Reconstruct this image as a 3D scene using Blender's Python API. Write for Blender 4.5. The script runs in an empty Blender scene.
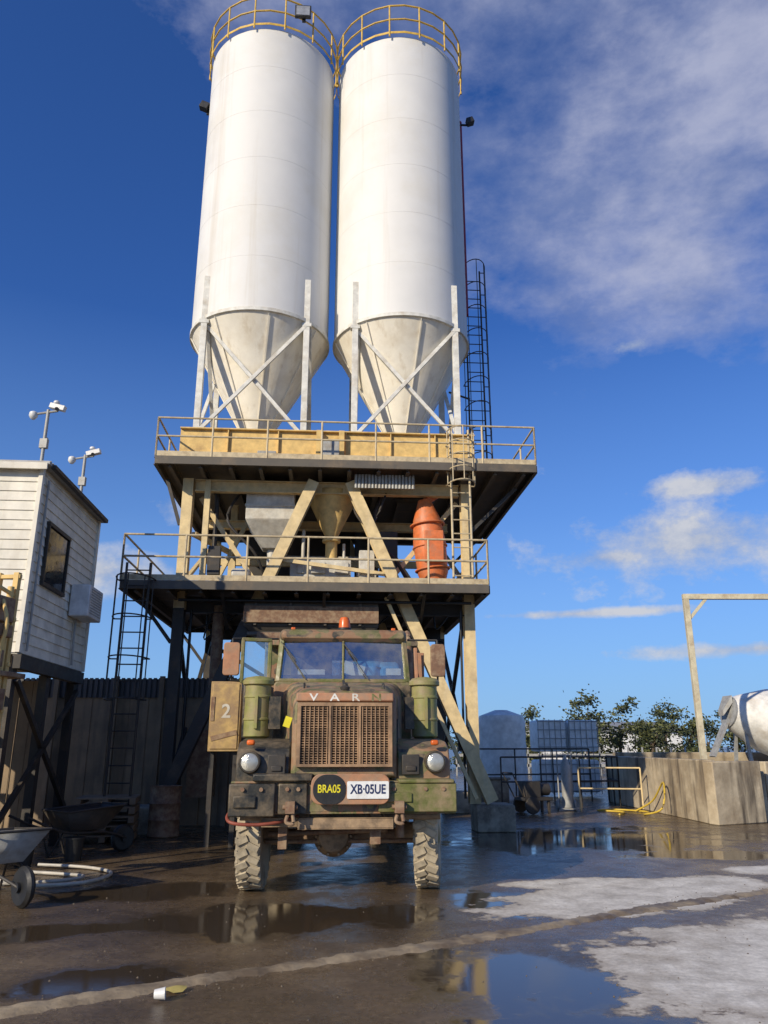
import bpy, math, random
from mathutils import Vector, Matrix
random.seed(7)
R=math.radians
scene=bpy.context.scene
# ------------------------------------------------------------ mesh helper
class M:
    def __init__(s): s.v=[]; s.f=[]
    def add(s,vs,fs):
        b=len(s.v); s.v+= [tuple(x) for x in vs]; s.f+=[tuple(i+b for i in f) for f in fs]
    def obox(s,c,ax,h):
        c=Vector(c); vs=[]
        for i in (-1,1):
            for j in (-1,1):
                for k in (-1,1):
                    vs.append(c+ax[0]*h[0]*i+ax[1]*h[1]*j+ax[2]*h[2]*k)
        s.add(vs,[(0,1,3,2),(4,6,7,5),(0,4,5,1),(2,3,7,6),(0,2,6,4),(1,5,7,3)])
    def box(s,x0,x1,y0,y1,z0,z1,rot=None):
        c=Vector(((x0+x1)/2,(y0+y1)/2,(z0+z1)/2)); ax=[Vector((1,0,0)),Vector((0,1,0)),Vector((0,0,1))]
        if rot is not None:
            m=Matrix.Rotation(rot[1],3,rot[0]); ax=[m@a for a in ax]
        s.obox(c,ax,(abs(x1-x0)/2,abs(y1-y0)/2,abs(z1-z0)/2))
    def frame(s,p,q,up=(0,0,1)):
        d=(Vector(q)-Vector(p)).normalized(); u=Vector(up)
        if abs(d.dot(u))>.98: u=Vector((0,1,0))
        sd=d.cross(u).normalized(); u=sd.cross(d).normalized(); return d,sd,u
    def beam(s,p,q,w,h,up=(0,0,1)):
        p=Vector(p);q=Vector(q); d,sd,u=s.frame(p,q,up)
        s.obox((p+q)/2,[d,sd,u],((q-p).length/2,w/2,h/2))
    def ibeam(s,p,q,w,h,t=.02,up=(0,0,1)):
        p=Vector(p);q=Vector(q); d,sd,u=s.frame(p,q,up); L=(q-p).length/2; c=(p+q)/2
        s.obox(c,[d,sd,u],(L,t/2,h/2-t))
        for k in (-1,1): s.obox(c+u*k*(h/2-t/2),[d,sd,u],(L,w/2,t/2))
    def chan(s,p,q,w,h,t=.015,up=(0,0,1),side=1):
        p=Vector(p);q=Vector(q); d,sd,u=s.frame(p,q,up); L=(q-p).length/2; c=(p+q)/2
        s.obox(c+sd*side*(w/2-t/2),[d,sd,u],(L,t/2,h/2-t))
        for k in (-1,1): s.obox(c+u*k*(h/2-t/2),[d,sd,u],(L,w/2,t/2))
    def lathe(s,p,d,prof,n=24,cap=True):
        p=Vector(p); d=Vector(d).normalized(); a=Vector((0,0,1)) if abs(d.z)<.9 else Vector((1,0,0))
        e1=d.cross(a).normalized(); e2=d.cross(e1)
        vs=[];fs=[]
        for r,t in prof:
            for i in range(n):
                an=2*math.pi*i/n; vs.append(p+d*t+(e1*math.cos(an)+e2*math.sin(an))*r)
        for j in range(len(prof)-1):
            for i in range(n):
                k=(i+1)%n; fs.append((j*n+i,j*n+k,(j+1)*n+k,(j+1)*n+i))
        if cap:
            fs.append(tuple(range(n))[::-1]); fs.append(tuple((len(prof)-1)*n+i for i in range(n)))
        s.add(vs,fs)
    def cyl(s,p,q,r,r2=None,n=12,cap=True):
        p=Vector(p);q=Vector(q)
        s.lathe(p,q-p,[(r,0),(r if r2 is None else r2,(q-p).length)],n,cap)
    def tube(s,pts,r,n=8):
        for a,b in zip(pts[:-1],pts[1:]): s.cyl(a,b,r,n=n)
    def curve(s,pts,r,sub=6,n=8):
        P=[Vector(p) for p in pts]; out=[]
        for i in range(len(P)-1):
            p0=P[max(i-1,0)];p1=P[i];p2=P[i+1];p3=P[min(i+2,len(P)-1)]
            for k in range(sub):
                t=k/sub
                out.append(.5*((2*p1)+(p2-p0)*t+(2*p0-5*p1+4*p2-p3)*t*t+(3*p1-p0-3*p2+p3)*t**3))
        out.append(P[-1]); vs=[];fs=[]
        for i,c in enumerate(out):
            d=(out[min(i+1,len(out)-1)]-out[max(i-1,0)]).normalized()
            a=Vector((0,0,1)) if abs(d.z)<.9 else Vector((1,0,0))
            e1=d.cross(a).normalized(); e2=d.cross(e1)
            for k in range(n):
                an=2*math.pi*k/n; vs.append(c+(e1*math.cos(an)+e2*math.sin(an))*r)
        for j in range(len(out)-1):
            for i in range(n):
                k=(i+1)%n; fs.append((j*n+i,j*n+k,(j+1)*n+k,(j+1)*n+i))
        fs.append(tuple(range(n))); fs.append(tuple((len(out)-1)*n+i for i in range(n)))
        s.add(vs,fs)
    def loft(s,rings,cap=True):
        n=len(rings[0]); vs=[p for r in rings for p in r]; fs=[]
        for j in range(len(rings)-1):
            for i in range(n):
                k=(i+1)%n; fs.append((j*n+i,j*n+k,(j+1)*n+k,(j+1)*n+i))
        if cap: fs.append(tuple(range(n))[::-1]); fs.append(tuple((len(rings)-1)*n+i for i in range(n)))
        s.add(vs,fs)
    def extr(s,poly,x0,x1):   # poly in (y,z), extruded along x
        s.loft([[Vector((x0,a,b)) for a,b in poly],[Vector((x1,a,b)) for a,b in poly]])
    def make(s,name,mat,parent=None,bevel=0,loc=None):
        me=bpy.data.meshes.new(name); me.from_pydata(s.v,[],s.f); me.update()
        import bmesh
        bm=bmesh.new(); bm.from_mesh(me); bmesh.ops.recalc_face_normals(bm,faces=bm.faces); bm.to_mesh(me); bm.free()
        for p in me.polygons: p.use_smooth=True
        me.set_sharp_from_angle(angle=R(38))
        ob=bpy.data.objects.new(name,me); scene.collection.objects.link(ob); me.materials.append(mat)
        if parent: ob.parent=parent
        if loc: ob.location=loc
        if bevel:
            b=ob.modifiers.new('bev','BEVEL'); b.width=bevel; b.segments=2; b.limit_method='ANGLE'; b.angle_limit=R(40)
        return ob
def empty(name,loc=(0,0,0),rz=0):
    e=bpy.data.objects.new(name,None); scene.collection.objects.link(e); e.location=loc; e.rotation_euler=(0,0,rz); e.empty_display_size=.3; return e
def text(s,name,mat,parent,loc,size,rot=(R(90),0,0),sx=1,ext=.003):
    c=bpy.data.curves.new(name,'FONT'); c.body=s; c.size=size; c.extrude=ext; c.align_x='CENTER'; c.align_y='CENTER'; c.offset=size*.018
    o=bpy.data.objects.new(name,c); scene.collection.objects.link(o); o.parent=parent; o.location=loc; o.rotation_euler=rot; o.scale=(sx,1,1)
    c.materials.append(mat); return o
# ------------------------------------------------------------ materials
def nt(m): return m.node_tree.nodes, m.node_tree.links
def ramp(n,stops,interp='LINEAR'):
    r=n.new('ShaderNodeValToRGB'); r.color_ramp.interpolation=interp; e=r.color_ramp.elements
    while len(e)<len(stops): e.new(.5)
    for i,(p,c) in enumerate(stops):
        e[i].position=p; e[i].color=(c,c,c,1) if not hasattr(c,'__len__') else (*c,1)
    return r
def noise(n,l,co,scale,detail=5,rough=.55,mapscale=None):
    t=n.new('ShaderNodeTexNoise'); t.inputs['Scale'].default_value=scale; t.inputs['Detail'].default_value=detail; t.inputs['Roughness'].default_value=rough
    if mapscale:
        m=n.new('ShaderNodeMapping'); m.inputs['Scale'].default_value=mapscale; l.new(co,m.inputs[0]); co=m.outputs[0]
    l.new(co,t.inputs['Vector']); return t.outputs['Fac']
def mixc(n,l,fac,a,b,bt='MIX'):
    m=n.new('ShaderNodeMix'); m.data_type='RGBA'; m.blend_type=bt
    for v,i in ((fac,0),(a,6),(b,7)):
        if isinstance(v,bpy.types.NodeSocket): l.new(v,m.inputs[i])
        elif hasattr(v,'__len__'): m.inputs[i].default_value=(*v,1)
        else: m.inputs[i].default_value=v if i==0 else (v,v,v,1)
    return m.outputs[2]
def mat(name,col,rough=.6,metal=0,dirt=None,dscale=3,lo=.5,hi=.7,amt=.8,streak=None,bump=.15,bscale=40,var=.12,spec=.5):
    m=bpy.data.materials.new(name); m.use_nodes=True; n,l=nt(m); b=n['Principled BSDF']
    tc=n.new('ShaderNodeTexCoord').outputs['Object']
    v=noise(n,l,tc,dscale*2.3,4,.6); vr=ramp(n,[(.3,1-var*2),(.7,1+var)]); l.new(v,vr.inputs[0])
    c=mixc(n,l,1.0,col,vr.outputs[0],'MULTIPLY')
    if dirt:
        d=noise(n,l,tc,dscale,6,.65); dr=ramp(n,[(lo,0),(hi,amt)]); l.new(d,dr.inputs[0]); c=mixc(n,l,dr.outputs[0],c,dirt)
    if streak:
        d=noise(n,l,tc,1,5,.6,(streak[1],streak[1],streak[2])); dr=ramp(n,[(streak[3],0),(streak[4],streak[5])]); l.new(d,dr.inputs[0]); c=mixc(n,l,dr.outputs[0],c,streak[0])
    l.new(c,b.inputs['Base Color'])
    rr=ramp(n,[(.3,max(0,rough-.12)),(.7,min(1,rough+.12))]); l.new(v,rr.inputs[0]); l.new(rr.outputs[0],b.inputs['Roughness'])
    b.inputs['Metallic'].default_value=metal; b.inputs['Specular IOR Level'].default_value=spec
    if bump:
        bn=noise(n,l,tc,bscale,3,.6); bp=n.new('ShaderNodeBump'); bp.inputs['Strength'].default_value=bump; bp.inputs['Distance'].default_value=.01
        l.new(bn,bp.inputs['Height']); l.new(bp.outputs[0],b.inputs['Normal'])
    return m
DUST=(.30,.22,.13)
white=mat('silo_paint',(.72,.715,.69),.6,dirt=(.62,.58,.48),dscale=.5,lo=.48,hi=.8,amt=.6,streak=((.46,.38,.26),2.4,.09,.57,.80,.5),bump=.05,bscale=5,var=.02,spec=.3)
conep=mat('cone_paint',(.85,.80,.68),.75,dirt=(.62,.53,.38),dscale=1.3,lo=.5,hi=.75,amt=.55,streak=((.50,.40,.26),5,.4,.54,.78,.55),bump=.08,var=.04,spec=.2)
legw=mat('leg_white',(.72,.71,.65),.6,dirt=(.42,.34,.23),dscale=2.5,lo=.5,hi=.7,amt=.55,spec=.3)
tan=mat('tan_paint',(.72,.56,.30),.65,dirt=(.34,.23,.13),dscale=2.4,lo=.54,hi=.78,amt=.7,streak=((.66,.57,.40),6,1,.5,.7,.4),spec=.3)
yel=mat('ochre_paint',(.72,.50,.19),.6,dirt=(.32,.2,.09),dscale=2.6,lo=.54,hi=.74,amt=.6,spec=.3)
yrail=mat('yellow_rail',(.66,.43,.07),.5,dirt=(.25,.14,.04),dscale=5,lo=.52,hi=.72,amt=.6)
galv=mat('galvanised_steel',(.38,.38,.36),.6,.2,dirt=(.25,.2,.14),dscale=4,lo=.5,hi=.7,amt=.6)
rail=mat('rail_steel',(.56,.46,.29),.6,.05,dirt=(.28,.2,.11),dscale=5,lo=.5,hi=.7,amt=.7)
dark=mat('dark_steel_and_shade',(.05,.045,.04),.6,.2,dirt=(.12,.09,.06),dscale=3,lo=.5,hi=.7,amt=.7)  # dark steel parts; also painted shade on the lower columns and left strut
grate=mat('platform_steel',(.12,.105,.085),.7,.1,dirt=(.22,.16,.1),dscale=2,lo=.5,hi=.7,amt=.7)
orange=mat('orange_paint',(.70,.18,.05),.5,dirt=(.45,.2,.11),dscale=4,lo=.45,hi=.65,amt=.7)
redp=mat('red_pipe',(.30,.02,.035),.5)
conc=mat('bund_concrete',(.54,.45,.31),.85,dirt=(.26,.195,.12),dscale=1.1,lo=.43,hi=.64,amt=.8,streak=((.08,.062,.045),2.4,.25,.50,.64,.9),bump=.6,bscale=14)
footc=mat('footing_concrete',(.36,.31,.23),.8,dirt=(.13,.1,.07),dscale=3,lo=.42,hi=.6,amt=.8,bump=.5,bscale=14)
crumb=mat('crumb_brown',(.14,.11,.075),.8)
board=mat('weatherboard',(.78,.74,.63),.65,dirt=(.58,.51,.38),dscale=1.3,lo=.5,hi=.8,amt=.5,streak=((.48,.42,.32),5,.5,.52,.75,.45),bump=.08,spec=.3)
fencem=mat('fence_panel',(.30,.22,.14),.8,dirt=(.13,.10,.07),dscale=1.2,lo=.45,hi=.7,amt=.7,streak=((.10,.08,.06),5,.5,.5,.7,.6))
corr=mat('corrugated_dark',(.09,.09,.095),.6,.2,dirt=(.14,.11,.08),dscale=2)
rubber=mat('tyre_rubber',(.10,.09,.075),.9,dirt=(.52,.44,.31),dscale=2.4,lo=.28,hi=.50,amt=.9,bump=.3,spec=.2)
black=mat('black_plastic',(.02,.02,.02),.5)
rust=mat('rusty_brown',(.20,.11,.065),.75,dirt=(.36,.26,.16),dscale=9,lo=.42,hi=.64,amt=.75)
grillem=mat('grille_brown',(.40,.25,.14),.75,dirt=(.10,.065,.04),dscale=3,lo=.42,hi=.66,amt=.8)
redrust=mat('orange_brown',(.44,.21,.11),.7,dirt=(.28,.2,.13),dscale=5,lo=.42,hi=.66,amt=.8)
muddy=mat('muddy_steel',(.36,.25,.15),.75,dirt=(.14,.10,.065),dscale=6,lo=.42,hi=.62,amt=.85,bump=.5)
whitep=mat('white_plastic',(.7,.7,.68),.4)
amber=mat('amber_lens',(.65,.13,.02),.3,bump=0)
platew=mat('plate_white',(.78,.79,.77),.4,bump=0,var=.05,dirt=(.4,.34,.25),dscale=9,lo=.5,hi=.8,amt=.5)
plateb=mat('plate_lettering',(.02,.03,.10),.4,bump=0)
ylet=mat('yellow_lettering',(.75,.66,.03),.4,bump=0)
hosew=mat('hose_white',(.5,.47,.41),.5); hosey=mat('hose_yellow',(.6,.42,.05),.5); hoser=mat('hose_red',(.28,.07,.04),.6)
seat=mat('seat_cloth',(.10,.10,.11),.8); bluec=mat('blue_cloth',(.14,.34,.60),.8)
tanktarp=mat('tank_white',(.80,.80,.78),.5,dirt=(.5,.47,.4),dscale=2,lo=.5,hi=.75,amt=.5)
lensg=mat('lens_glass',(.55,.54,.48),.1,.5,bump=.4,bscale=60)
bark=mat('bark',(.10,.075,.05),.9)
def leafm(name,c): return mat(name,c,.7,bump=0,var=.3,dscale=.8)
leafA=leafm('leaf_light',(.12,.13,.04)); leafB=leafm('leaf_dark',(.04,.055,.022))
def camo():
    m=bpy.data.materials.new('camouflage_paint'); m.use_nodes=True; n,l=nt(m); b=n['Principled BSDF']
    tc=n.new('ShaderNodeTexCoord').outputs['Object']
    a=noise(n,l,tc,2.2,2,.45); r=ramp(n,[(0,(.022,.022,.018)),(.40,(.09,.105,.03)),(.48,(.25,.12,.06)),(.565,(.025,.025,.022)),(.61,(.10,.115,.032))],'CONSTANT'); l.new(a,r.inputs[0])
    d=noise(n,l,tc,5,8,.76); dr=ramp(n,[(.38,.08),(.66,.92)]); l.new(d,dr.inputs[0]); c=mixc(n,l,dr.outputs[0],r.outputs[0],DUST)
    l.new(c,b.inputs['Base Color']); rr=ramp(n,[(.3,.35),(.7,.8)]); l.new(d,rr.inputs[0]); l.new(rr.outputs[0],b.inputs['Roughness'])
    bn=noise(n,l,tc,30,4,.6); bp=n.new('ShaderNodeBump'); bp.inputs['Strength'].default_value=.25; bp.inputs['Distance'].default_value=.01
    l.new(bn,bp.inputs['Height']); l.new(bp.outputs[0],b.inputs['Normal']); return m
camo=camo()
olive=mat('olive_paint',(.125,.135,.032),.5,dirt=DUST,dscale=5,lo=.42,hi=.68,amt=.9,bump=.2)
blackp=mat('black_paint',(.022,.022,.018),.5,dirt=(.22,.165,.10),dscale=5,lo=.40,hi=.70,amt=.9,bump=.25)
def glassm(name,tint,g=.12):
    m=bpy.data.materials.new(name); m.use_nodes=True; n,l=nt(m); n.remove(n['Principled BSDF']); o=n['Material Output']
    t=n.new('ShaderNodeBsdfTransparent'); t.inputs[0].default_value=(*tint,1)
    gl=n.new('ShaderNodeBsdfGlossy'); gl.inputs['Roughness'].default_value=.03; gl.inputs[0].default_value=(.9,.95,1,1)
    lw=n.new('ShaderNodeFresnel'); lw.inputs[0].default_value=1.5
    ad=n.new('ShaderNodeMath'); ad.operation='ADD'; ad.inputs[1].default_value=g; l.new(lw.outputs[0],ad.inputs[0])
    mx=n.new('ShaderNodeMixShader'); l.new(ad.outputs[0],mx.inputs[0]); l.new(t.outputs[0],mx.inputs[1]); l.new(gl.outputs[0],mx.inputs[2])
    tc=n.new('ShaderNodeTexCoord').outputs['Object']; d=noise(n,l,tc,3,7,.7); dr=ramp(n,[(.4,.03),(.75,.32)]); l.new(d,dr.inputs[0])
    df=n.new('ShaderNodeBsdfDiffuse'); df.inputs[0].default_value=(.42,.38,.3,1); m2=n.new('ShaderNodeMixShader'); l.new(dr.outputs[0],m2.inputs[0]); l.new(mx.outputs[0],m2.inputs[1]); l.new(df.outputs[0],m2.inputs[2]); l.new(m2.outputs[0],o.inputs[0]); return m
glass=glassm('windscreen_glass',(.8,.88,.9),.27); wglass=mat('window_glass_dark',(.02,.022,.025),.12,bump=0)
# ------------------------------------------------------------ ground
def groundmat():
    m=bpy.data.materials.new('wet_yard'); m.use_nodes=True; n,l=nt(m); b=n['Principled BSDF']
    tc=n.new('ShaderNodeTexCoord').outputs['Object']
    def math_(op,a,c,clamp=False):
        x=n.new('ShaderNodeMath'); x.operation=op; x.use_clamp=clamp
        for i,v in enumerate((a,c)):
            if isinstance(v,bpy.types.NodeSocket): l.new(v,x.inputs[i])
            elif v is not None: x.inputs[i].default_value=v
        return x.outputs[0]
    def blob(cx,cy,rx,ry,ang):
        mp=n.new('ShaderNodeMapping'); mp.vector_type='TEXTURE'; mp.inputs['Location'].default_value=(cx,cy,0); mp.inputs['Rotation'].default_value=(0,0,R(ang)); mp.inputs['Scale'].default_value=(rx,ry,1)
        l.new(tc,mp.inputs[0]); ln=n.new('ShaderNodeVectorMath'); ln.operation='LENGTH'; l.new(mp.outputs[0],ln.inputs[0])
        return math_('SUBTRACT',1,ln.outputs['Value'])
    def blobs(L):
        v=None
        for q in L:
            x=blob(*q); v=x if v is None else math_('MAXIMUM',v,x)
        return v
    en=noise(n,l,tc,1.2,9,.70)
    dry=blobs([(2.9,9.5,2.3,.9,31),(6.0,11.6,1.9,.4,20),(3.7,6.8,2.5,1.5,25),(2.3,10.2,.9,.4,10),(5.4,9.0,1.7,.8,30)])
    en2=math_('MULTIPLY',math_('SUBTRACT',en,.5),1.9)
    dry=math_('ADD',dry,en2); dr=ramp(n,[(.0,0),(.10,1)]); l.new(dry,dr.inputs[0]); dryM=dr.outputs[0]
    damp=ramp(n,[(.0,0),(.10,.6),(.40,1)]); l.new(dry,damp.inputs[0])
    pn=noise(n,l,tc,1.1,8,.66)
    pud=blobs([(1.1,6.2,.9,1.2,30),(-1.9,6.3,.9,.4,20),(1.2,9.1,.6,.9,0),(3.6,14.8,3.2,2.0,10),(-2.8,9.6,1.6,.6,10),(1.3,5.0,1.0,.8,0),(5,12.7,1.8,.6,5),(-.9,8.2,2.0,.9,10),(-3.2,7.6,1.2,.4,20)])
    pud=math_('ADD',pud,math_('MULTIPLY',math_('SUBTRACT',pn,.5),2.6))
    pr=ramp(n,[(-.0,0),(.34,1)]); l.new(pud,pr.inputs[0]); pM=math_('MULTIPLY',pr.outputs[0],math_('SUBTRACT',1,dryM),True)
    cn=noise(n,l,tc,.55,8,.7); cr=ramp(n,[(.3,(.05,.035,.02)),(.5,(.115,.080,.047)),(.72,(.22,.16,.095))]); l.new(cn,cr.inputs[0])
    fn=noise(n,l,tc,22,7,.8); fr=ramp(n,[(.3,.45),(.7,1.5)]); l.new(fn,fr.inputs[0])
    wet=mixc(n,l,1.0,cr.outputs[0],fr.outputs[0],'MULTIPLY')
    wet=mixc(n,l,pM,wet,(.06,.043,.026))
    dn=noise(n,l,tc,2.6,9,.75); dcr=ramp(n,[(.3,(.36,.32,.25)),(.46,(.60,.56,.48)),(.62,(.78,.74,.65))]); l.new(dn,dcr.inputs[0])
    fr2=ramp(n,[(.3,.7),(.7,1.2)]); l.new(fn,fr2.inputs[0])
    dc=mixc(n,l,1.0,dcr.outputs[0],fr2.outputs[0],'MULTIPLY')
    dc=mixc(n,l,damp.outputs[0],(.26,.20,.13),dc)
    col=mixc(n,l,dryM,wet,dc); l.new(col,b.inputs['Base Color'])
    rr=ramp(n,[(.35,.10),(.65,.46)]); l.new(dn,rr.inputs[0])
    r1=math_('MULTIPLY',rr.outputs[0],math_('SUBTRACT',1,math_('MULTIPLY',pM,.9)))
    r2=math_('ADD',r1,math_('MULTIPLY',dryM,.6),True); l.new(r2,b.inputs['Roughness'])
    b.inputs['Specular IOR Level'].default_value=.5
    bh=math_('ADD',math_('MULTIPLY',fn,.5),dn); st=math_('MULTIPLY',math_('SUBTRACT',1,math_('MULTIPLY',pM,.95)),.5)
    bp=n.new('ShaderNodeBump'); bp.inputs['Distance'].default_value=.014; l.new(bh,bp.inputs['Height']); l.new(st,bp.inputs['Strength']); l.new(bp.outputs[0],b.inputs['Normal'])
    return m
gm=groundmat()
g=M(); g.add([(-900,-900,0),(900,-900,0),(900,900,0),(-900,900,0)],[(0,1,2,3)]); g.make('ground',gm)
kerbm=mat('kerb_concrete',(.38,.30,.19),.6,dirt=(.12,.085,.05),dscale=1.6,lo=.40,hi=.62,amt=.95,bump=.8,bscale=18)
k=M(); rings=[]
d=Vector((1,.62,0)).normalized(); nn=Vector((-d.y,d.x,0)); base=Vector((-2.41,5.5,0))
for i in range(400):
    t=-9+i*.06; w=.085+random.uniform(-.025,.025)+.02*math.sin(t*2.3); h=.018+random.uniform(-.010,.008); o=base+d*t+nn*(random.uniform(-.012,.012)+.035*math.sin(t*1.3))
    rings.append([o-nn*(w+.04)-Vector((0,0,.003)),o-nn*w*.7+Vector((0,0,h)),o+nn*w*.7+Vector((0,0,h*.8)),o+nn*(w+.04)-Vector((0,0,.003))])
vs=[p for r in rings for p in r]; fs=[]
for j in range(len(rings)-1):
    for i in range(3): fs.append((j*4+i,j*4+i+1,j*4+i+5,j*4+i+4))
k.add(vs,fs); k.make('kerb',kerbm)
m=M(); random.seed(11)
for i in range(900):
    if i<450: x=random.uniform(-4.5,6); y=random.uniform(4.8,13)
    else: t=random.uniform(-3,10); q=base+d*t+nn*random.gauss(0,.16); x,y=q.x,q.y
    s=random.uniform(.003,.013)
    c=Vector((x,y,0)); P=[c+Vector((math.cos(a)*s*random.uniform(.6,1.2),math.sin(a)*s*random.uniform(.6,1.2),0)) for a in (0,1.2,2.5,3.8,5)]
    m.add(P+[c+Vector((0,0,s*.8))],[(j,(j+1)%5,5) for j in range(5)])
m.make('gravel_crumbs',crumb)
# ------------------------------------------------------------ silo tower
def railing(m,pts,h=1.05,r=.022,sp=1.15,mid=True,toe=None):
    for a,b in zip(pts[:-1],pts[1:]):
        a=Vector(a);b=Vector(b);L=(b-a).length;n=max(1,round(L/sp))
        for i in range(n+1):
            p=a+(b-a)*i/n; m.cyl(p,p+Vector((0,0,h)),r,n=8)
        for hh in ((h,h*.52) if mid else (h,)):
            m.cyl(a+Vector((0,0,hh)),b+Vector((0,0,hh)),r,n=8)
        if toe is not None: toe.beam(a+Vector((0,0,.06)),b+Vector((0,0,.06)),.012,.11)
def cage_ladder(m,x,y,z0,z1,face=-1,cage0=2.2,w=.45,cr=.36,cd=.68,st=.75):
    for s in (-1,1): m.cyl((x+s*w/2,y,z0),(x+s*w/2,y,z1),.025,n=8)
    z=z0+.25
    while z<z1-.05: m.cyl((x-w/2,y,z),(x+w/2,y,z),.014,n=6); z+=.3
    zs=z0+cage0
    hp=[]
    while zs<=z1:
        pts=[]
        for i in range(13):
            a=math.pi*i/12; pts.append((x+math.cos(a)*cr,y+face*math.sin(a)*cd,zs))
        pts=[(x+w/2,y,zs)]+pts+[(x-w/2,y,zs)]
        m.tube(pts,.014,6); zs+=st; hp.append(pts)
    if hp:
        for i in (2,4,7,10,12): m.cyl((hp[0][i][0],hp[0][i][1],z0+cage0),(hp[0][i][0],hp[0][i][1],hp[-1][0][2]),.012,n=6)
T=empty('cement_silo_tower',(-1.25,16.0,0),R(4))
SU=1.88; SV=2.5; SR=1.8; ZB=11.85; ZT=20.65
for si,su in enumerate((-SU,SU)):
    c=(su,SV,0); m=M()
    m.lathe(c,(0,0,1),[(SR,ZB),(SR,ZT)],96,False); m.lathe(c,(0,0,1),[(SR,ZT),(.4,ZT+.32),(0.01,ZT+.33)],72,False); m.make('silo_shell',white,T)
    m=M(); zz=ZB+1.5
    while zz<ZT-.3: m.lathe(c,(0,0,1),[(SR-.001,zz-.006),(SR+.003,zz-.003),(SR+.003,zz+.003),(SR-.001,zz+.006)],96,False); zz+=1.5
    m.make('weld_seams',white,T)
    m=M(); m.lathe(c,(0,0,1),[(SR-.02,ZB-.07),(SR+.035,ZB-.07),(SR+.035,ZB+.03),(SR-.02,ZB+.03)],72,False); m.make('silo_ring_beam',legw,T,.006)
    m=M(); m.lathe(c,(0,0,1),[(.28,ZB-3.1),(.30,ZB-2.75),(SR-.02,ZB-.07)],64,False)
    for a in range(8):
        an=a*math.pi/4+.2; p=Vector((math.cos(an),math.sin(an),0))
        m.beam(Vector(c)+p*.32+Vector((0,0,ZB-2.75)),Vector(c)+p*(SR)+Vector((0,0,ZB-.1)),.012,.03)
    m.make('silo_cone',conep,T)
    m=M(); m.lathe(c,(0,0,1),[(.34,ZB-3.2),(.34,ZB-3.1)],24); m.cyl((su,SV,ZB-3.9),(su,SV,ZB-3.2),.2,n=20); m.box(su-.3,su+.3,SV-.22,SV+.22,ZB-3.75,ZB-3.45); m.cyl((su,SV,7.4),(su,SV,ZB-3.9),.16,n=16); m.make('silo_valve',galv,T)
    L=M(); lg=1.27
    for a in (-1,1):
        for b in (-1,1):
            x=su+a*lg; y=SV+b*lg
            L.beam((x,y,8.35),(x,y,13.0),.15,.15); L.beam((x,y,8.33),(x,y,8.37),.34,.34)
            L.box(x-.12,x+.12,y-.085,y+.085,ZB-.2,ZB-.1)
    for b in (-1,1):
        y=SV+b*lg+(-.05 if b<0 else .05)
        L.beam((su-lg,y,8.7),(su+lg,y,11.7),.06,.09); L.beam((su+lg,y+.09*(1),8.7),(su-lg,y+.09,11.7),.06,.09)
    for a in (-1,1):
        x=su+a*lg
        L.beam((x,SV-lg,8.7),(x,SV+lg,11.6),.09,.06); L.beam((x+.08,SV+lg,8.7),(x+.08,SV-lg,11.6),.09,.06)
    L.make('silo_legs',legw,T,.006)
    Y=M(); n=28; rr=SR+.10
    ring=[(su+math.cos(2*math.pi*i/n)*rr,SV+math.sin(2*math.pi*i/n)*rr) for i in range(n+1)]
    for h in (.45,.95): Y.tube([(x,y,ZT+.1+h) for x,y in ring],.025,8)
    for i in range(0,n,2):
        x,y=ring[i]; Y.cyl((x,y,ZT-.05),(x,y,ZT+1.05),.024,n=8)
    for i in range(n):
        a,b=ring[i],ring[i+1]; Y.beam((a[0],a[1],ZT+.08),(b[0],b[1],ZT+.08),.012,.07)
    Y.make('silo_top_railing',yrail,T)
    m=M(); m.box(su-.35,su+.35,SV-.35,SV+.35,ZT+.36,ZT+1.0); m.cyl((su+.6,SV+.3,ZT+.2),(su+.6,SV+.3,ZT+1.1),.22,n=20); m.make('silo_filter_vent',galv,T,.02)
m=M()
m.box(-1.2,-.75,.62,.72,ZT+.45,ZT+.85); m.box(-1.0,-.9,.72,.8,ZT+.4,ZT+.8)
m.box(-3.92,-3.68,2.1,2.3,19.2,19.42,('Y',.4)); m.box(-3.75,-3.66,2.25,2.31,19.1,19.25)
m.box(3.86,4.06,2.1,2.3,19.2,19.38,('Y',-.4)); m.box(3.66,3.9,2.25,2.3,19.2,19.25); m.make('silo_floodlights',black,T,.01)
m=M(); m.box(-1.16,-.79,.612,.619,ZT+.49,ZT+.81); m.make('floodlight_lens',lensg,T)
m=M(); m.cyl((3.76,2.9,13.2),(3.76,2.9,19.9),.09,n=16)
for z in (14,16,18,19.5): m.box(3.6,3.76,2.87,2.93,z,z+.05)
m.make('fill_pipe',redp,T)
m=M(); cage_ladder(m,4.15,3.7,7.4,15.2,-1,1.0)
for z in (9,11,13,15): m.beam((3.3,3.3,z),(3.95,3.7,z),.04,.04)
m.make('silo_ladder',dark,T)
F=M()
for v in (.0,1.2,3.8,5.0): F.ibeam((-3.25,v,8.02),(3.3,v,8.02),.2,.6,.03)
for u in (-2.2,-1.1,.4,1.4,2.4):
    F.box(u-.012,u+.012,-.09,-.016,7.76,8.28)
F.make('silo_bearing_beams',yel,T,.004)
F=M()
for u in (-3.1,-.05,3.1):
    F.ibeam((u,.14,7.9),(u,1.06,7.9),.16,.3,.02); F.ibeam((u,1.34,7.9),(u,3.66,7.9),.16,.3,.02); F.ibeam((u,3.94,7.9),(u,4.86,7.9),.16,.3,.02)
for u in (-3.0,-1.0,1.0,3.0): F.beam((u,0,7.42),(u,0,7.72),.18,.18); F.beam((u,4.6,7.42),(u,4.6,7.72),.18,.18)
F.beam((-.2,-.14,7.42),(-.2,-.14,8.3),.12,.06); F.beam((.3,-.14,7.42),(.3,-.14,8.3),.12,.06)
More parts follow.
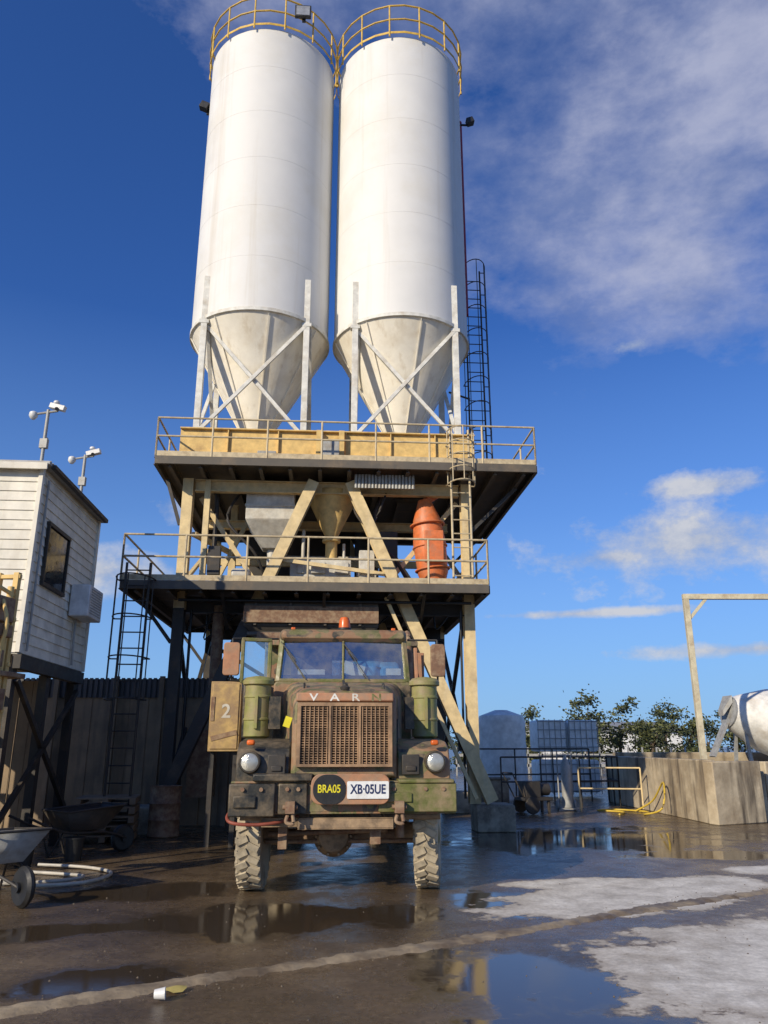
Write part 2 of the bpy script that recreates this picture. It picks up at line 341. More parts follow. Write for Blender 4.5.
F.make('upper_cross_beams',yel,T)
m=M(); m.box(-.15,.25,-.6,-.3,7.5,7.9); m.box(-1.5,-1.1,-.5,-.2,7.4,7.65); m.box(.0,.9,1.0,1.1,8.35,8.75); m.cyl((-3.0,-.4,7.5),(3.6,-.4,7.5),.05,n=10); m.make('upper_deck_boxes',galv,T,.01)
def platform(u0,u1,v0,v1,z,name):
    P=M(); P.box(u0+.02,u1-.02,v0+.02,v1-.02,z-.03,z)
    x=u0+.3
    while x<u1-.1: P.ibeam((x,v0+.05,z-.13),(x,v1-.05,z-.13),.08,.19,.012); x+=.62
    P.make(name+'_deck',grate,T)
    P=M()
    for y in (v0,v1): P.chan((u0,y,z-.09),(u1,y,z-.09),.07,.17)
    for x in (u0,u1): P.chan((x,v0+.04,z-.09),(x,v1-.04,z-.09),.07,.17)
    P.make(name+'_edge',grate,T)
platform(-3.55,4.45,-.85,5.2,7.34,'upper_platform')
platform(-3.95,3.28,-1.05,5.0,4.68,'lower_platform')
H=M(); Tt=M()
railing(H,[(-3.55,5.2,7.34),(-3.55,-.85,7.34),(4.45,-.85,7.34),(4.45,5.2,7.34)],.86,toe=Tt)
railing(H,[(-3.95,5,4.68),(-3.95,-1.05,4.68),(3.28,-1.05,4.68),(3.28,5,4.68)],.92,toe=Tt)
H.make('platform_railings',rail,T); Tt.make('toe_boards',rail,T)
C=M(); CD=M()
for u in (-2.98,3.05):
    for v in (0,4.4):
        C.ibeam((u,v,4.3),(u,v,7.12),.22,.24,.02,up=(0,1,0))
        (C if u>0 and v<1 else CD).ibeam((u,v,.5),(u,v,4.3),.22,.24,.02,up=(0,1,0))  # all but the front right lower column coloured dark as painted shade
for u in (-2.2,2.3): C.ibeam((u,1.8,4.75),(u,1.8,7.1),.16,.16,.02,up=(0,1,0))
C.ibeam((-2.84,.0,6.98),(2.9,.0,6.98),.16,.26,.02)
C.ibeam((-2.84,1.7,6.6),(2.9,1.7,6.6),.16,.2,.02); C.beam((-2.8,.0,5.9),(-2.2,1.7,5.9),.1,.1); C.beam((-2.8,2.4,5.85),(2.9,2.4,5.85),.12,.16)
C.beam((-2.8,4.4,5.8),(2.9,4.4,5.8),.1,.12); C.box(-2.62,-2.5,-.1,.02,4.75,7.1)
C.make('tower_columns',tan,T); CD.make('lower_columns_painted_shade',dark,T)
C=M()
C.ibeam((-2.98,.15,4.4),(3.05,.15,4.4),.18,.34,.02); C.ibeam((-2.98,4.27,4.4),(3.05,4.27,4.4),.18,.34,.02)
C.ibeam((-2.98,4.27,7.0),(3.05,4.27,7.0),.18,.3,.02)
for u in (-2.98,3.05):
    C.beam((u+.02,.2,.8),(u+.02,4.2,4.2),.08,.08); C.beam((u-.08,4.2,.8),(u-.08,.2,4.2),.08,.08)
for u,zz in ((3.05,7.1),(-2.98,7.1)):
    s=1 if u>0 else -1
    e=4.2 if u>0 else -3.45
    for v in (0,4.4): C.beam((u+s*.14,v,zz-1.0),(e,v,zz),.07,.07)
for v in (0,4.4): C.beam((-3.1,v-.05,3.6),(-3.8,v-.05,4.5),.07,.07)
for u in (-2.0,0,2.0): C.beam((u,.05,3.9),(u,-.95,4.5),.06,.06)
C.beam((-2.9,4.5,.7),(2.9,4.5,4.1),.09,.09); C.beam((2.9,4.6,.7),(-2.9,4.6,4.1),.09,.09)
C.make('tower_bracing',dark,T)
A=M(); AD=M()
for u in (-2.98,3.05): A.beam((u,.2,4.9),(u,4.2,6.8),.08,.08)
def lp(a,b,t): return tuple(a[i]+(b[i]-a[i])*t for i in range(3))
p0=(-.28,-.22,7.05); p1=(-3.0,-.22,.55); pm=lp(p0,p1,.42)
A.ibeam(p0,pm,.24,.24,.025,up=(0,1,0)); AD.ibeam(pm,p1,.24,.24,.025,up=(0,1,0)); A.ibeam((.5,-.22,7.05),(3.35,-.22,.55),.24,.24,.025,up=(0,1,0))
A.beam((1.25,-.5,4.5),(3.0,-.5,.62),.07,.07); A.beam((-1.0,-.14,5.35),(1.35,-.14,5.05),.06,.08)
A.make('a_frame_struts',tan,T); AD.make('lower_strut_painted_shade',dark,T)  # left strut below the split: shade put into its colour, same member as above
A=M()
A.ibeam((-.28,4.0,7.0),(-1.4,4.0,4.5),.18,.2,.02,up=(0,1,0)); A.ibeam((.5,4.0,7.0),(3.1,4.0,.55),.18,.2,.02,up=(0,1,0))
A.beam((-2.75,.3,6.8),(-1.4,.3,4.8),.1,.1); A.beam((2.9,.3,6.8),(1.2,.3,4.8),.1,.1); A.beam((.9,1.2,6.8),(2.2,1.2,4.8),.1,.1); A.beam((-2.6,1.2,4.8),(-1.7,1.2,6.8),.09,.09)
A.make('rear_struts',tan,T)
m=M()
for u in (-3.15,3.4):
    for v in (0,4.3): m.loft([[Vector((u-a,v-b,z)) for a,b in ((-.38,-.34),(.38,-.34),(.38,.34),(-.38,.34))] for z in (0,.47)]+[[Vector((u-a,v-b,.5)) for a,b in ((-.35,-.31),(.35,-.31),(.35,.31),(-.35,.31))]])
m.make('footings',footc,T,.02)
hopm=mat('hopper_grey',(.60,.57,.49),.6,.05,dirt=(.36,.29,.2),dscale=3,lo=.48,hi=.7,amt=.6)
m=M(); m.box(-1.75,-.7,.1,1.2,6.3,6.95); m.loft([[Vector((x,y,6.3)) for x,y in ((-1.75,.1),(-.7,.1),(-.7,1.2),(-1.75,1.2))],[Vector((x,y,5.75)) for x,y in ((-1.40,.5),(-1.0,.5),(-1.0,.9),(-1.40,.9))]])
m.box(-1.77,-.68,.08,1.22,6.58,6.64); m.cyl((-1.2,.7,5.4),(-1.2,.7,5.8),.1)
m.make('weigh_hopper',hopm,T,.01)
m=M(); m.lathe((.12,.5,0),(0,0,1),[(.13,5.45),(.13,6.0),(.56,6.9),(.56,7.0)],28); m.lathe((.12,.5,0),(0,0,1),[(.2,5.9),(.2,5.96)],20); m.make('cement_funnel',yel,T)
m=M(); m.box(-.75,.55,.1,1.1,5.0,5.42); m.box(-.3,.0,.0,.1,5.1,5.35); m.cyl((.7,1.1,5.25),(1.15,1.1,5.25),.16,n=16); m.cyl((-.9,1.2,5.7),(.9,1.2,5.7),.05)
m.cyl((-.5,.6,5.42),(-.5,.6,6.2),.04); m.cyl((.4,.6,5.42),(.4,.6,5.9),.035); m.box(-.6,-.45,.06,.1,5.1,5.3); m.box(.2,.5,.06,.1,5.1,5.35)
m.box(.72,1.05,-.05,.25,4.9,5.6); m.lathe((-1.95,-.1,5.0),(1,0,0),[(.12,0),(.15,.03),(.15,.35),(.1,.4)],16); m.make('gearbox_motor',hopm,T,.015)
m=M()
for i in range(18): m.cyl((.62+i*.072,-.5,6.85),(.62+i*.072,-.5,7.15),.032,n=8)
m.make('corrugated_guard',galv,T)
m=M(); m.lathe((2.35,.1,4.85),(-.10,0,1),[(.22,0),(.33,.3),(.36,.95),(.30,1.5),(.14,1.95)],24); m.box(2.1,2.5,-.33,-.25,5.3,6.0); m.cyl((2.2,.1,6.8),(2.6,.3,7.1),.1)
for z in (5.2,5.7,6.2): m.lathe((2.35-.1*(z-4.85),.1,z),(-.1,0,1),[(.35,0),(.385,.01),(.385,.04),(.35,.05)],24,False)
m.make('dust_collector',orange,T,.01)
m=M(); m.cyl((2.4,.5,6.95),(1.6,1.0,7.1),.1); m.curve([(1.2,.4,7.0),(1.0,.1,6.0),(1.5,0,5.4),(1.9,.3,4.8)],.04); m.curve([(-1.9,.4,7.0),(-2.1,-.1,6.2),(-1.5,0,5.5),(-1.2,.3,4.8)],.03)
m.curve([(.9,.2,7.0),(.6,-.1,6.5),(.95,-.2,6.1),(1.3,.0,6.9)],.025)
m.box(1.2,1.6,.6,.9,5.3,6.2); m.box(-2.45,-2.2,-.2,0,5.0,5.6); m.cyl((-2.4,.3,4.8),(-2.4,.3,7.1),.05); m.cyl((1.0,2.6,4.8),(1.0,2.6,7.1),.3,n=20); m.box(-2.0,.6,3.2,3.3,5.0,6.9)
m.make('cabling_and_boxes',dark,T)
m=M(); cage_ladder(m,2.85,-.62,4.7,8.2,-1,2.2,.4,.3,.5,.3); m.make('deck_ladder',rail,T)
m=M(); cage_ladder(m,-3.6,-1.15,.1,5.0,-1,2.3); m.make('access_ladder',dark,T)
m=M(); m.loft([[Vector((x,y,4.4)) for x,y in ((-1.6,-.5),(1.1,-.5),(1.1,2.2),(-1.6,2.2))],[Vector((x,y,3.9)) for x,y in ((-1.6,-.5),(1.1,-.5),(1.1,2.2),(-1.6,2.2))],[Vector((x,y,3.35)) for x,y in ((-.9,0),(.5,0),(.5,1.6),(-.9,1.6))]])
m.cyl((-1.5,-.7,3.7),(1.2,-.7,3.7),.05)
for u in (-1.4,-.7,0,.7): m.box(u,u+.06,-.56,-.5,3.9,4.38)
m.make('discharge_hopper',grate,T,.01)
m=M(); m.box(-1.6,1.1,-.6,-.56,3.95,4.28); m.box(-1.3,.9,-.8,-.66,3.55,3.72); m.cyl((-2.2,.2,2.2),(-2.2,.2,4.4),.12,n=14); m.cyl((2.0,.8,1.6),(2.0,.8,4.4),.1,n=14); m.box(1.8,2.4,.5,1.0,1.0,2.0); m.box(-2.7,-2.2,.6,1.2,.6,1.9); m.make('chute_pipes',rust,T)
m=M(); random.seed(8)
for i in range(9):
    u=random.uniform(-2.8,2.9); m.curve([(u,.3,4.35),(u+random.uniform(-.3,.3),.2,4.0-random.random()*.3),(u+random.uniform(.3,.9),.3,4.3)],.018)
m.cyl((-2.9,-.6,4.38),(3.0,-.6,4.38),.03); m.cyl((-2.75,.1,.6),(-2.75,.1,4.3),.03); m.cyl((2.85,-.12,.6),(2.85,-.12,4.3),.025); m.box(2.72,2.95,-.2,-.13,1.5,1.95); m.make('hanging_cables',black,T)
cb=empty('control_cabinet',(-2.72,13.6,0),R(4)); m=M(); m.box(-.26,.26,0,.35,1.5,2.66); m.box(-.23,.23,-.02,0,1.54,2.62); m.make('cabinet_body',mat('cabinet_tan',(.50,.34,.13),.6,dirt=(.26,.17,.10),dscale=4,lo=.40,hi=.62),cb,.01)
text('2','cabinet_number',hopm,cb,(.02,-.023,2.15),.32)
m=M(); m.box(-.22,.22,-.03,-.021,1.72,1.80,('Y',-.25)); m.box(-.24,-.18,-.035,-.02,2.0,2.4); m.make('cabinet_trim',rust,cb)
m=M(); m.box(-.24,-.16,.1,.2,0,1.5); m.box(.16,.24,.1,.2,0,1.5); m.make('cabinet_stand',dark,cb)
# ------------------------------------------------------------ truck
K=empty('army_truck',(-.44,9.0,0),R(4))
m=M(); m.chan((-1.24,.12,1.05),(1.24,.12,1.05),.2,.34,.02); m.make('bumper_channel',camo,K,.008)
m=M(); m.box(.38,1.245,-.03,.014,.9,1.2); m.box(.45,.75,-.05,-.028,1.0,1.1); m.box(.6,1.22,-.05,.3,1.2,1.24); m.make('bumper_plate_green',olive,K,.012)
m=M(); m.box(-1.25,-.75,-.06,.02,.86,1.2); m.box(-1.2,-.95,-.09,-.06,.95,1.08); m.box(-.72,-.4,-.02,.012,.88,1.2); m.box(-1.0,-.35,-.05,.3,1.22,1.3); m.make('bumper_plate_black',blackp,K,.015)
m=M()
for x in (-1.1,-.9,-.62,-.5,.55,.9,1.1): m.cyl((x,-.09 if x<-.75 else -.045,1.14),(x,-.02,1.14),.022,n=10)
for x in (-.58,.6): m.box(x-.05,x+.05,-.16,0,.9,1.02); m.cyl((x-.08,-.11,.96),(x+.08,-.11,.96),.025)
m.curve([(-.58,-.11,.93),(-.62,-.13,.82),(-.54,-.13,.8),(-.56,-.11,.93)],.02); m.curve([(.6,-.11,.93),(.56,-.13,.82),(.64,-.13,.8),(.62,-.11,.93)],.02)
m.make('tow_hooks',rust,K,.005)
def rr(y,x0,x1,z0,z1,r,n=5):
    P=[]
    for cx,cz,a0 in ((x1-r,z1-r,0),(x0+r,z1-r,90),(x0+r,z0+r,180),(x1-r,z0+r,270)):
        for i in range(n+1):
            a=R(a0+90*i/n); P.append(Vector((cx+math.cos(a)*r,y,cz+math.sin(a)*r)))
    return P
m=M(); m.loft([rr(-.11,-.36,.5,.985,1.30,.1),rr(-.07,-.36,.5,.985,1.30,.1)]); m.make('number_panel',redrust,K,.008)
m=M(); m.loft([rr(-.122,-.34,.015,.99,1.295,.145,8),rr(-.112,-.34,.015,.99,1.295,.145,8)]); m.make('code_disc',black,K)
m=M(); m.loft([rr(-.125,.03,.485,1.045,1.225,.015),rr(-.112,.03,.485,1.045,1.225,.015)]); m.make('number_plate',platew,K)
text('BRA05','code_lettering',ylet,K,(-.165,-.124,1.145),.115,sx=.78)
text('XB·05UE','plate_lettering',plateb,K,(.258,-.127,1.14),.135,sx=.76)
m=M(); m.chan((-.5,.1,.78),(.55,.1,.78),.1,.12,.012); m.box(-.9,-.5,.12,.2,.74,.84); m.cyl((-1.15,.3,.83),(1.1,.3,.83),.035); m.make('tow_beam',muddy,K,.008)
m=M()
for x in (-.42,.42): m.chan((x,.25,.92),(x,8.0,.92),.08,.26,.012)
for y in (1.9,3.4,5,7): m.box(-.38,.38,y,y+.12,.85,.98)
m.cyl((-.95,1.0,.56),(.95,1.0,.56),.085,n=14)
for x in (-.48,.48):
    for i in range(5): m.beam((x,.3+.1*i,.8-.02*i-.0),(x,1.7-.1*i,.8-.02*i),.08,.016)
    m.box(x-.07,x+.07,.9,1.1,.6,.72)
m.cyl((-.85,.62,.62),(.5,.62,.66),.03); m.cyl((-.9,.8,.52),(.9,.8,.52),.025)
m.box(-.28,.3,.5,1.3,.85,1.2)
m.curve([(.5,.4,1.0),(.62,.5,.8),(.7,.8,.75),(.8,.95,.7)],.015); m.curve([(-.5,.4,1.0),(-.62,.5,.8),(-.66,.8,.72),(-.78,.95,.68)],.015)
m.box(.3,.42,.2,.32,.55,.9); m.box(-.72,-.62,.25,.5,.5,.8); m.cyl((.65,.4,.6),(.65,.4,.95),.05)
m.make('chassis',rust,K,.006)
m=M(); m.lathe((-.1,.72,.58),(0,1,0),[(.05,0),(.17,.03),(.24,.14),(.25,.3),(.2,.5),(.09,.75)],24)
for i in range(10): a=i*.628; m.cyl((-.1+.205*math.cos(a),.73,.58+.205*math.sin(a)),(-.1+.205*math.cos(a),.8,.58+.205*math.sin(a)),.018,n=6)
m.cyl((-1.0,.9,.62),(-.7,.9,.6),.11,n=14); m.cyl((.7,.9,.6),(1.0,.9,.62),.11,n=14)
m.make('front_axle',muddy,K,.004)
def wheel(name,x,y,parent,steer=0,r=.585,w=.28,lug=26):
    e=bpy.data.objects.new(name,None); scene.collection.objects.link(e); e.parent=parent; e.location=(x,y,r); e.rotation_euler=(0,0,steer); e.empty_display_size=.1
    m=M(); h=w/2; rt=r-.03
    m.lathe((0,0,0),(1,0,0),[(r*.52,-h*.8),(r*.6,-h*.95),(r*.8,-h*1.02),(rt*.95,-h*.97),(rt,-h*.82),(rt,h*.82),(rt*.95,h*.97),(r*.8,h*1.02),(r*.6,h*.95),(r*.52,h*.8)],44)
    for i in range(lug):
        for s in (-1,1):
            a=2*math.pi*(i+(.5 if s>0 else 0))/lug
            rad=Vector((0,math.cos(a),math.sin(a))); tg=Vector((0,-math.sin(a),math.cos(a))); ax=Vector((1,0,0))
            a2=(ax+tg*.45*s).normalized(); t2=rad.cross(a2).normalized()
            m.obox(rad*(rt+.006)+ax*s*h*.44,[a2,t2,rad],(h*.46,.034,.02))
            m.obox(rad*(rt*.955)+ax*s*h*.90,[ax,tg,rad],(.014,.03,.035))
    m.make(name+'_tyre',rubber,e)
    m=M(); s=-1 if x<0 else 1
    m.lathe((0,0,0),(s,0,0),[(r*.53,h*.8),(r*.5,h*.85),(r*.47,h*.35),(.2,h*.2),(.16,h*.7),(.1,h*1.0),(.06,h*1.05)],28)
    for i in range(8): a=i*math.pi/4; m.cyl((s*h*.3,.22*math.cos(a),.22*math.sin(a)),(s*h*.5,.22*math.cos(a),.22*math.sin(a)),.018,n=6)
    m.make(name+'_rim',olive,e)
wheel('front_wheel_left',-1.03,.9,K,R(-3)); wheel('front_wheel_right',1.03,.9,K,R(-10))
for y in (5.4,6.75):
    for x in (-1.08,-.72,.72,1.08): wheel('rear_wheel',x,y,K,lug=18)
def hring(y,w,zb,zt,r,n=5):
    P=[Vector((w,y,zb))]
    for cx,a0 in ((w-r,0),(-(w-r),90)):
        for i in range(n+1):
            a=R(a0+90*i/n); P.append(Vector((cx+math.cos(a)*r,y,zt-r+math.sin(a)*r*1.0)))
    P.append(Vector((-w,y,zb))); return P
m=M(); m.loft([hring(.32,.55,1.25,2.17,.14),hring(.8,.62,1.28,2.27,.16),hring(1.3,.72,1.35,2.36,.18),hring(1.66,.80,1.4,2.42,.18)]); m.make('hood',camo,K,.006)
m=M()
m.loft([hring(.16,.56,1.28,2.16,.12),hring(.20,.60,1.25,2.21,.14),hring(.34,.60,1.25,2.22,.14)])
m.make('radiator_shell',camo,K,.01)
m=M(); m.box(-.50,.50,.125,.158,1.40,2.03); m.make('radiator_core',mat('core_dark',(.10,.06,.035),.8),K)
m=M(); random.seed(2)
for i in range(24): z=1.415+i*.027; m.beam((-.5,.105+random.uniform(-.004,.004),z),(.5,.105+random.uniform(-.004,.004),z+random.uniform(-.004,.004)),.018,.009)
for i in range(21): x=-.5+i*.05; m.beam((x,.09,1.4),(x+random.uniform(-.004,.004),.09,2.03),.012,.012)
m.box(-.54,-.50,.07,.16,1.37,2.07); m.box(.50,.54,.07,.16,1.37,2.07); m.box(-.5,.5,.07,.16,2.03,2.07); m.box(-.5,.5,.07,.16,1.37,1.40)
for x in (-.17,.17): m.box(x-.012,x+.012,.07,.088,1.4,2.03)
m.make('grille',grillem,K)
m=M(); m.box(-.56,.56,.10,.16,2.08,2.18,('X',-.25)); m.make('name_band',redrust,K,.015)
for i,ch in enumerate('VARN'): text(ch,'hood_lettering',legw if i<2 else hopm if i==2 else olive,K,(-.36+i*.24,.098,2.125),.12,rot=(R(76),0,0),sx=1.3)
m=M(); m.lathe((0,.22,2.22),(0,0,1),[(.05,0),(.06,.03),(.03,.05),(.03,.07)],16); m.make('radiator_cap',dark,K)
m=M()
for s in (-1,1):
    m.box(s*.63-.012,s*.63+.012,.5,.56,1.6,1.9); m.tube([(s*.5,.9,2.27),(s*.5,.9,2.34),(s*.5,1.1,2.36),(s*.5,1.1,2.30)],.012)
m.beam((0,.35,2.235),(0,1.6,2.44),.03,.012)
m.make('hood_latch',black,K)
def fend(sx):
    m=M()
    out=[(.24,1.16),(.22,1.42),(.30,1.56),(.5,1.64),(1.0,1.68),(1.5,1.66),(1.75,1.52),(1.85,1.2)]
    inn=[(1.75,1.2),(1.66,1.42),(1.45,1.52),(1.0,1.56),(.6,1.5),(.42,1.38),(.36,1.16)]
    x0,x1=(.61,1.22)
    m.extr(out+inn,sx*x0,sx*x1)
    m.box(sx*.62,sx*1.2,.225,.36,1.14,1.22)
    return m
fend(-1).make('fender_left',blackp,K,.02); fend(1).make('fender_right',camo,K,.02)
for s,xx in ((-1,-1.06),(1,1.04)):
    m=M(); m.lathe((xx,.26,1.42),(0,-1,0),[(.09,-.05),(.12,0),(.125,.08),(.11,.11)],28); m.make('headlight_bezel',blackp,K)
    m=M(); m.lathe((xx,.15,1.42),(0,-1,0),[(.100,0),(.097,.012),(.07,.028),(.02,.035)],28); m.make('headlight',lensg,K)
    m=M(); m.lathe((xx,.15,1.42),(0,-1,0),[(.112,0),(.112,.016),(.100,.018),(.1,.0)],28,False); m.make('headlight_rim',dark,K)
    m=M(); m.box(xx-.045,xx+.045,.16,.24,1.60,1.66); m.make('indicator_light',amber,K,.02)
    m=M(); m.box(s*.66,s*.86,.17,.222,1.28,1.5); m.box(s*.7,s*.82,.15,.17,1.32,1.38); m.make('blackout_lamp',dark,K,.01)
acm=mat('air_cleaner_paint',(.26,.26,.075),.55,dirt=DUST,dscale=5,lo=.42,hi=.68,amt=.8)
for s,x in ((-1,-1.1),(1,1.06)):
    m=M(); m.lathe((x,1.28,1.68),(0,0,1),[(.12,0),(.165,.03),(.165,.22),(.175,.225),(.175,.25),(.165,.255),(.165,.5),(.175,.505),(.175,.53),(.165,.535),(.165,.66),(.2,.67),(.2,.72),(.16,.76),(.05,.78)],28)
    m.box(x-.02,x+.02,1.08,1.12,1.8,2.2); m.make('air_cleaner',acm,K,.004)
    m=M(); m.box(min(s*.8,s*.95),max(s*.8,s*.95),1.2,1.36,1.8,2.2); m.make('air_cleaner_bracket',blackp,K)
m=M()
m.loft([hring(1.66,.93,1.35,2.43,.06),hring(3.05,.99,1.35,2.43,.06)])
m.make('cab_body',camo,K,.02)
def roofring(y,w,z0,z1,r=.08): return rr(y,-w,w,z0,z1,r,4)
m=M(); m.loft([roofring(1.72,.84,3.02,3.10,.04),roofring(1.80,.88,2.98,3.15,.07),roofring(2.3,.93,2.98,3.20,.09),roofring(3.0,.93,2.98,3.18,.08),roofring(3.08,.9,2.99,3.12,.05)])
m.make('cab_roof',camo,K,.01)
m=M()
for s in (-1,1):
    m.beam((s*.88,1.70,2.42),(s*.84,1.84,3.03),.07,.07); m.beam((s*.95,3.02,2.42),(s*.91,3.0,3.0),.09,.09); m.beam((s*.93,2.15,2.43),(s*.9,2.15,3.0),.03,.03)
    m.beam((s*.93,1.75,2.45),(s*.95,3.0,2.45),.05,.04)
m.beam((0,1.66,2.42),(0,1.80,3.03),.03,.04); m.beam((-.86,1.69,2.44),(.86,1.69,2.44),.06,.05); m.beam((-.84,1.83,3.02),(.84,1.83,3.02),.06,.06)
m.box(-.93,-.5,2.98,3.04,2.43,3.0); m.box(.5,.93,2.98,3.04,2.43,3.0); m.box(-.5,.5,2.98,3.04,2.85,3.0)
m.make('cab_pillars',olive,K,.01)
m=M(); m.add([(-.85,1.715,2.46),(-.02,1.685,2.46),(-.02,1.80,3.0),(-.82,1.83,3.0)],[(0,1,2,3)]); m.add([(.85,1.715,2.46),(.02,1.685,2.46),(.02,1.80,3.0),(.82,1.83,3.0)],[(0,1,2,3)]); m.make('windscreen',glass,K)
m=M(); 
for s in (-1,1): m.add([(s*.92,1.8,2.46),(s*.94,2.98,2.46),(s*.91,2.98,3.0),(s*.89,1.9,3.0)],[(0,1,2,3)])
m.add([(-.5,3.01,2.43),(.5,3.01,2.43),(.5,3.01,2.85),(-.5,3.01,2.85)],[(0,1,2,3)])
m.make('cab_windows',glass,K)
m=M(); m.tube([(.45+.2*math.cos(a*.5236),1.98+.05*math.sin(a*.5236),2.5+.16*math.sin(a*.5236)) for a in range(13)],.015,8); m.box(-.85,.85,1.75,1.95,2.42,2.52); m.make('steering_wheel_and_dash',black,K,.01)
m=M(); m.box(.2,.7,2.5,2.65,2.35,2.88); m.box(-.75,-.15,2.5,2.65,2.35,2.85); m.make('seats',seat,K,.04)
m=M(); m.loft([rr(1.97,.12,.45,2.50,2.66,.06),rr(2.1,.1,.55,2.48,2.74,.08),rr(2.25,.2,.6,2.48,2.8,.08)]); m.loft([rr(1.97,.55,.8,2.50,2.66,.05),rr(2.15,.5,.8,2.48,2.75,.06)]); m.make('jacket_on_dash',bluec,K,.02)
m=M(); m.box(-.62,-.25,1.8,1.93,2.53,2.6); m.box(.0,.3,1.93,1.96,2.53,2.70,('Y',.3)); m.box(.6,.8,1.8,1.9,2.53,2.62); m.make('dash_papers',whitep,K)
m=M()
for x in (-.5,.35): m.beam((x,1.64,2.45),(x-.28,1.73,2.86),.012,.012); m.beam((x-.15,1.70,2.72),(x-.36,1.755,2.97),.02,.01)
m.make('wipers',black,K)
m=M(); m.lathe((.02,2.2,3.2),(0,0,1),[(.10,0),(.10,.03)],20); m.make('beacon_base',black,K)
m=M(); m.lathe((.02,2.2,3.23),(0,0,1),[(.085,0),(.08,.1),(.06,.15),(.01,.165)],20); m.make('beacon',amber,K)
m=M()
for x in (-.7,.7): m.box(x-.03,x+.03,1.80,1.86,3.14,3.18)
m.make('roof_marker_lights',amber,K,.01)
for s,xa,xb in ((-1,-1.62,-1.40),(1,1.2,1.4)):
    m=M(); m.loft([rr(1.62,min(xa,xb),max(xa,xb),2.5,2.94,.04),rr(1.68,min(xa,xb),max(xa,xb),2.5,2.94,.04)]); m.make('mirror',redrust if s<0 else rust,K,.01)
    xm=(xa+xb)/2
    m=M(); m.tube([(s*.93,1.8,2.4),(xm,1.70,2.44),(xm,1.70,3.0),(s*.9,1.85,3.02)],.014,8); m.make('mirror_bracket',black,K)
m=M(); 
for a,b in (((-1.36,1.62,2.42),(-1.36,1.62,2.98)),((-1.0,1.72,2.42),(-1.0,1.72,2.98)),((-1.38,1.62,2.42),(-.98,1.72,2.42)),((-1.38,1.62,2.98),(-.98,1.72,2.98))): m.beam(a,b,.05,.05)
m.make('open_vent_window_frame',olive,K,.01)
m=M(); m.add([(-1.34,1.62,2.44),(-1.02,1.72,2.44),(-1.02,1.72,2.96),(-1.34,1.62,2.96)],[(0,1,2,3)]); m.make('vent_window_glass',glass,K)
m=M()
for a,b in (((1.0,1.75,2.3),(1.22,1.72,2.45)),((1.0,1.75,2.9),(1.02,1.75,2.3))): m.beam(a,b,.05,.05)
m.box(.98,1.14,1.9,1.95,2.35,2.85); m.make('door_edge',redrust,K,.01)
m=M(); m.box(-1.2,-.98,2.0,3.0,.7,1.3); m.box(.98,1.2,2.0,3.0,.75,1.3); m.box(-1.22,-.95,1.95,2.3,.45,.5); m.make('fuel_tank_and_steps',blackp,K,.03)
m=M(); m.cyl((1.05,3.25,1.2),(1.05,3.25,3.1),.07,n=16); m.curve([(1.05,3.25,3.1),(1.05,3.27,3.25),(1.05,3.4,3.33)],.05); m.make('exhaust_stack',rust,K)
m=M(); m.box(-1.22,1.22,3.5,3.58,1.25,3.15); m.box(-1.24,-1.18,3.58,7.9,1.25,2.6); m.box(1.18,1.24,3.58,7.9,1.25,2.6); m.box(-1.18,1.18,3.58,7.9,1.25,1.33)
for i in range(8):
    for s in (-1,1): m.box(s*1.25-.02,s*1.25+.02,3.7+i*.58,3.78+i*.58,1.3,2.6)
m.box(-1.2,1.2,3.2,3.5,3.1,3.18); m.make('tipper_body',camo,K,.01)
m=M(); m.box(-1.5,-1.24,3.2,3.5,1.7,2.6); m.make('side_locker',blackp,K,.02)
m=M(); m.box(-.70,-.62,.3,.318,1.80,1.92,('Y',.3)); m.make('hazard_tag',ylet,K)
h=M(); h.curve([(-1.2,.35,.95),(-1.27,.1,.86),(-1.2,-.03,.80),(-.95,-.02,.78),(-.7,.05,.80),(-.5,.2,.85)],.018); h.make('air_line',hoser,K)
# ------------------------------------------------------------ site office
B=empty('site_office',(0,0,0))
X1,Y1,X2,Y2=-5.19,11.0,-5.42,14.0; ZF,ZR=2.86,5.66
def weather(m,a,b,z0,z1,n,ex=.15):
    a=Vector(a);b=Vector(b); z=z0
    while z<z1:
        zt=min(z+ex,z1)
        P=[a+n*.022+Vector((0,0,z)),b+n*.022+Vector((0,0,z)),b+n*.004+Vector((0,0,zt)),a+n*.004+Vector((0,0,zt)),a+Vector((0,0,z)),b+Vector((0,0,z))]
        m.add(P,[(0,1,2,3),(0,4,5,1)]); z=zt
ew=(Vector((X2,Y2,0))-Vector((X1,Y1,0))).normalized(); nw=Vector((ew.y,-ew.x,0))
fl=Vector((-nw.x,-nw.y,0)); 
c0=Vector((X1,Y1,0)); cF=c0+fl*5.5; cB=Vector((X2,Y2,0))
m=M()
weather(m,c0,cB,ZF,ZR,nw); weather(m,cF,c0,ZF,ZR,-ew)
m.make('weatherboard_walls',board,B)
m=M(); m.loft([[c0-ew*0+Vector((0,0,z)),cB+Vector((0,0,z)),cB+fl*5.5+Vector((0,0,z)),cF+Vector((0,0,z))] for z in (ZF-.02,ZR)]); m.make('wall_core',board,B)
m=M(); m.beam(c0+nw*.01-ew*.01+Vector((0,0,ZF)),c0+nw*.01-ew*.01+Vector((0,0,ZR)),.07,.07); m.beam(cB+nw*.01+Vector((0,0,ZF)),cB+nw*.01+Vector((0,0,ZR)),.08,.08); m.make('corner_trim',board,B,.005)
m=M(); m.loft([[c0-ew*.12+nw*.14+Vector((0,0,z)),cB+ew*.12+nw*.14+Vector((0,0,z)),cB+ew*.12+fl*5.6+Vector((0,0,z)),cF-ew*.12+Vector((0,0,z))] for z in (ZR,ZR+.05)]); 
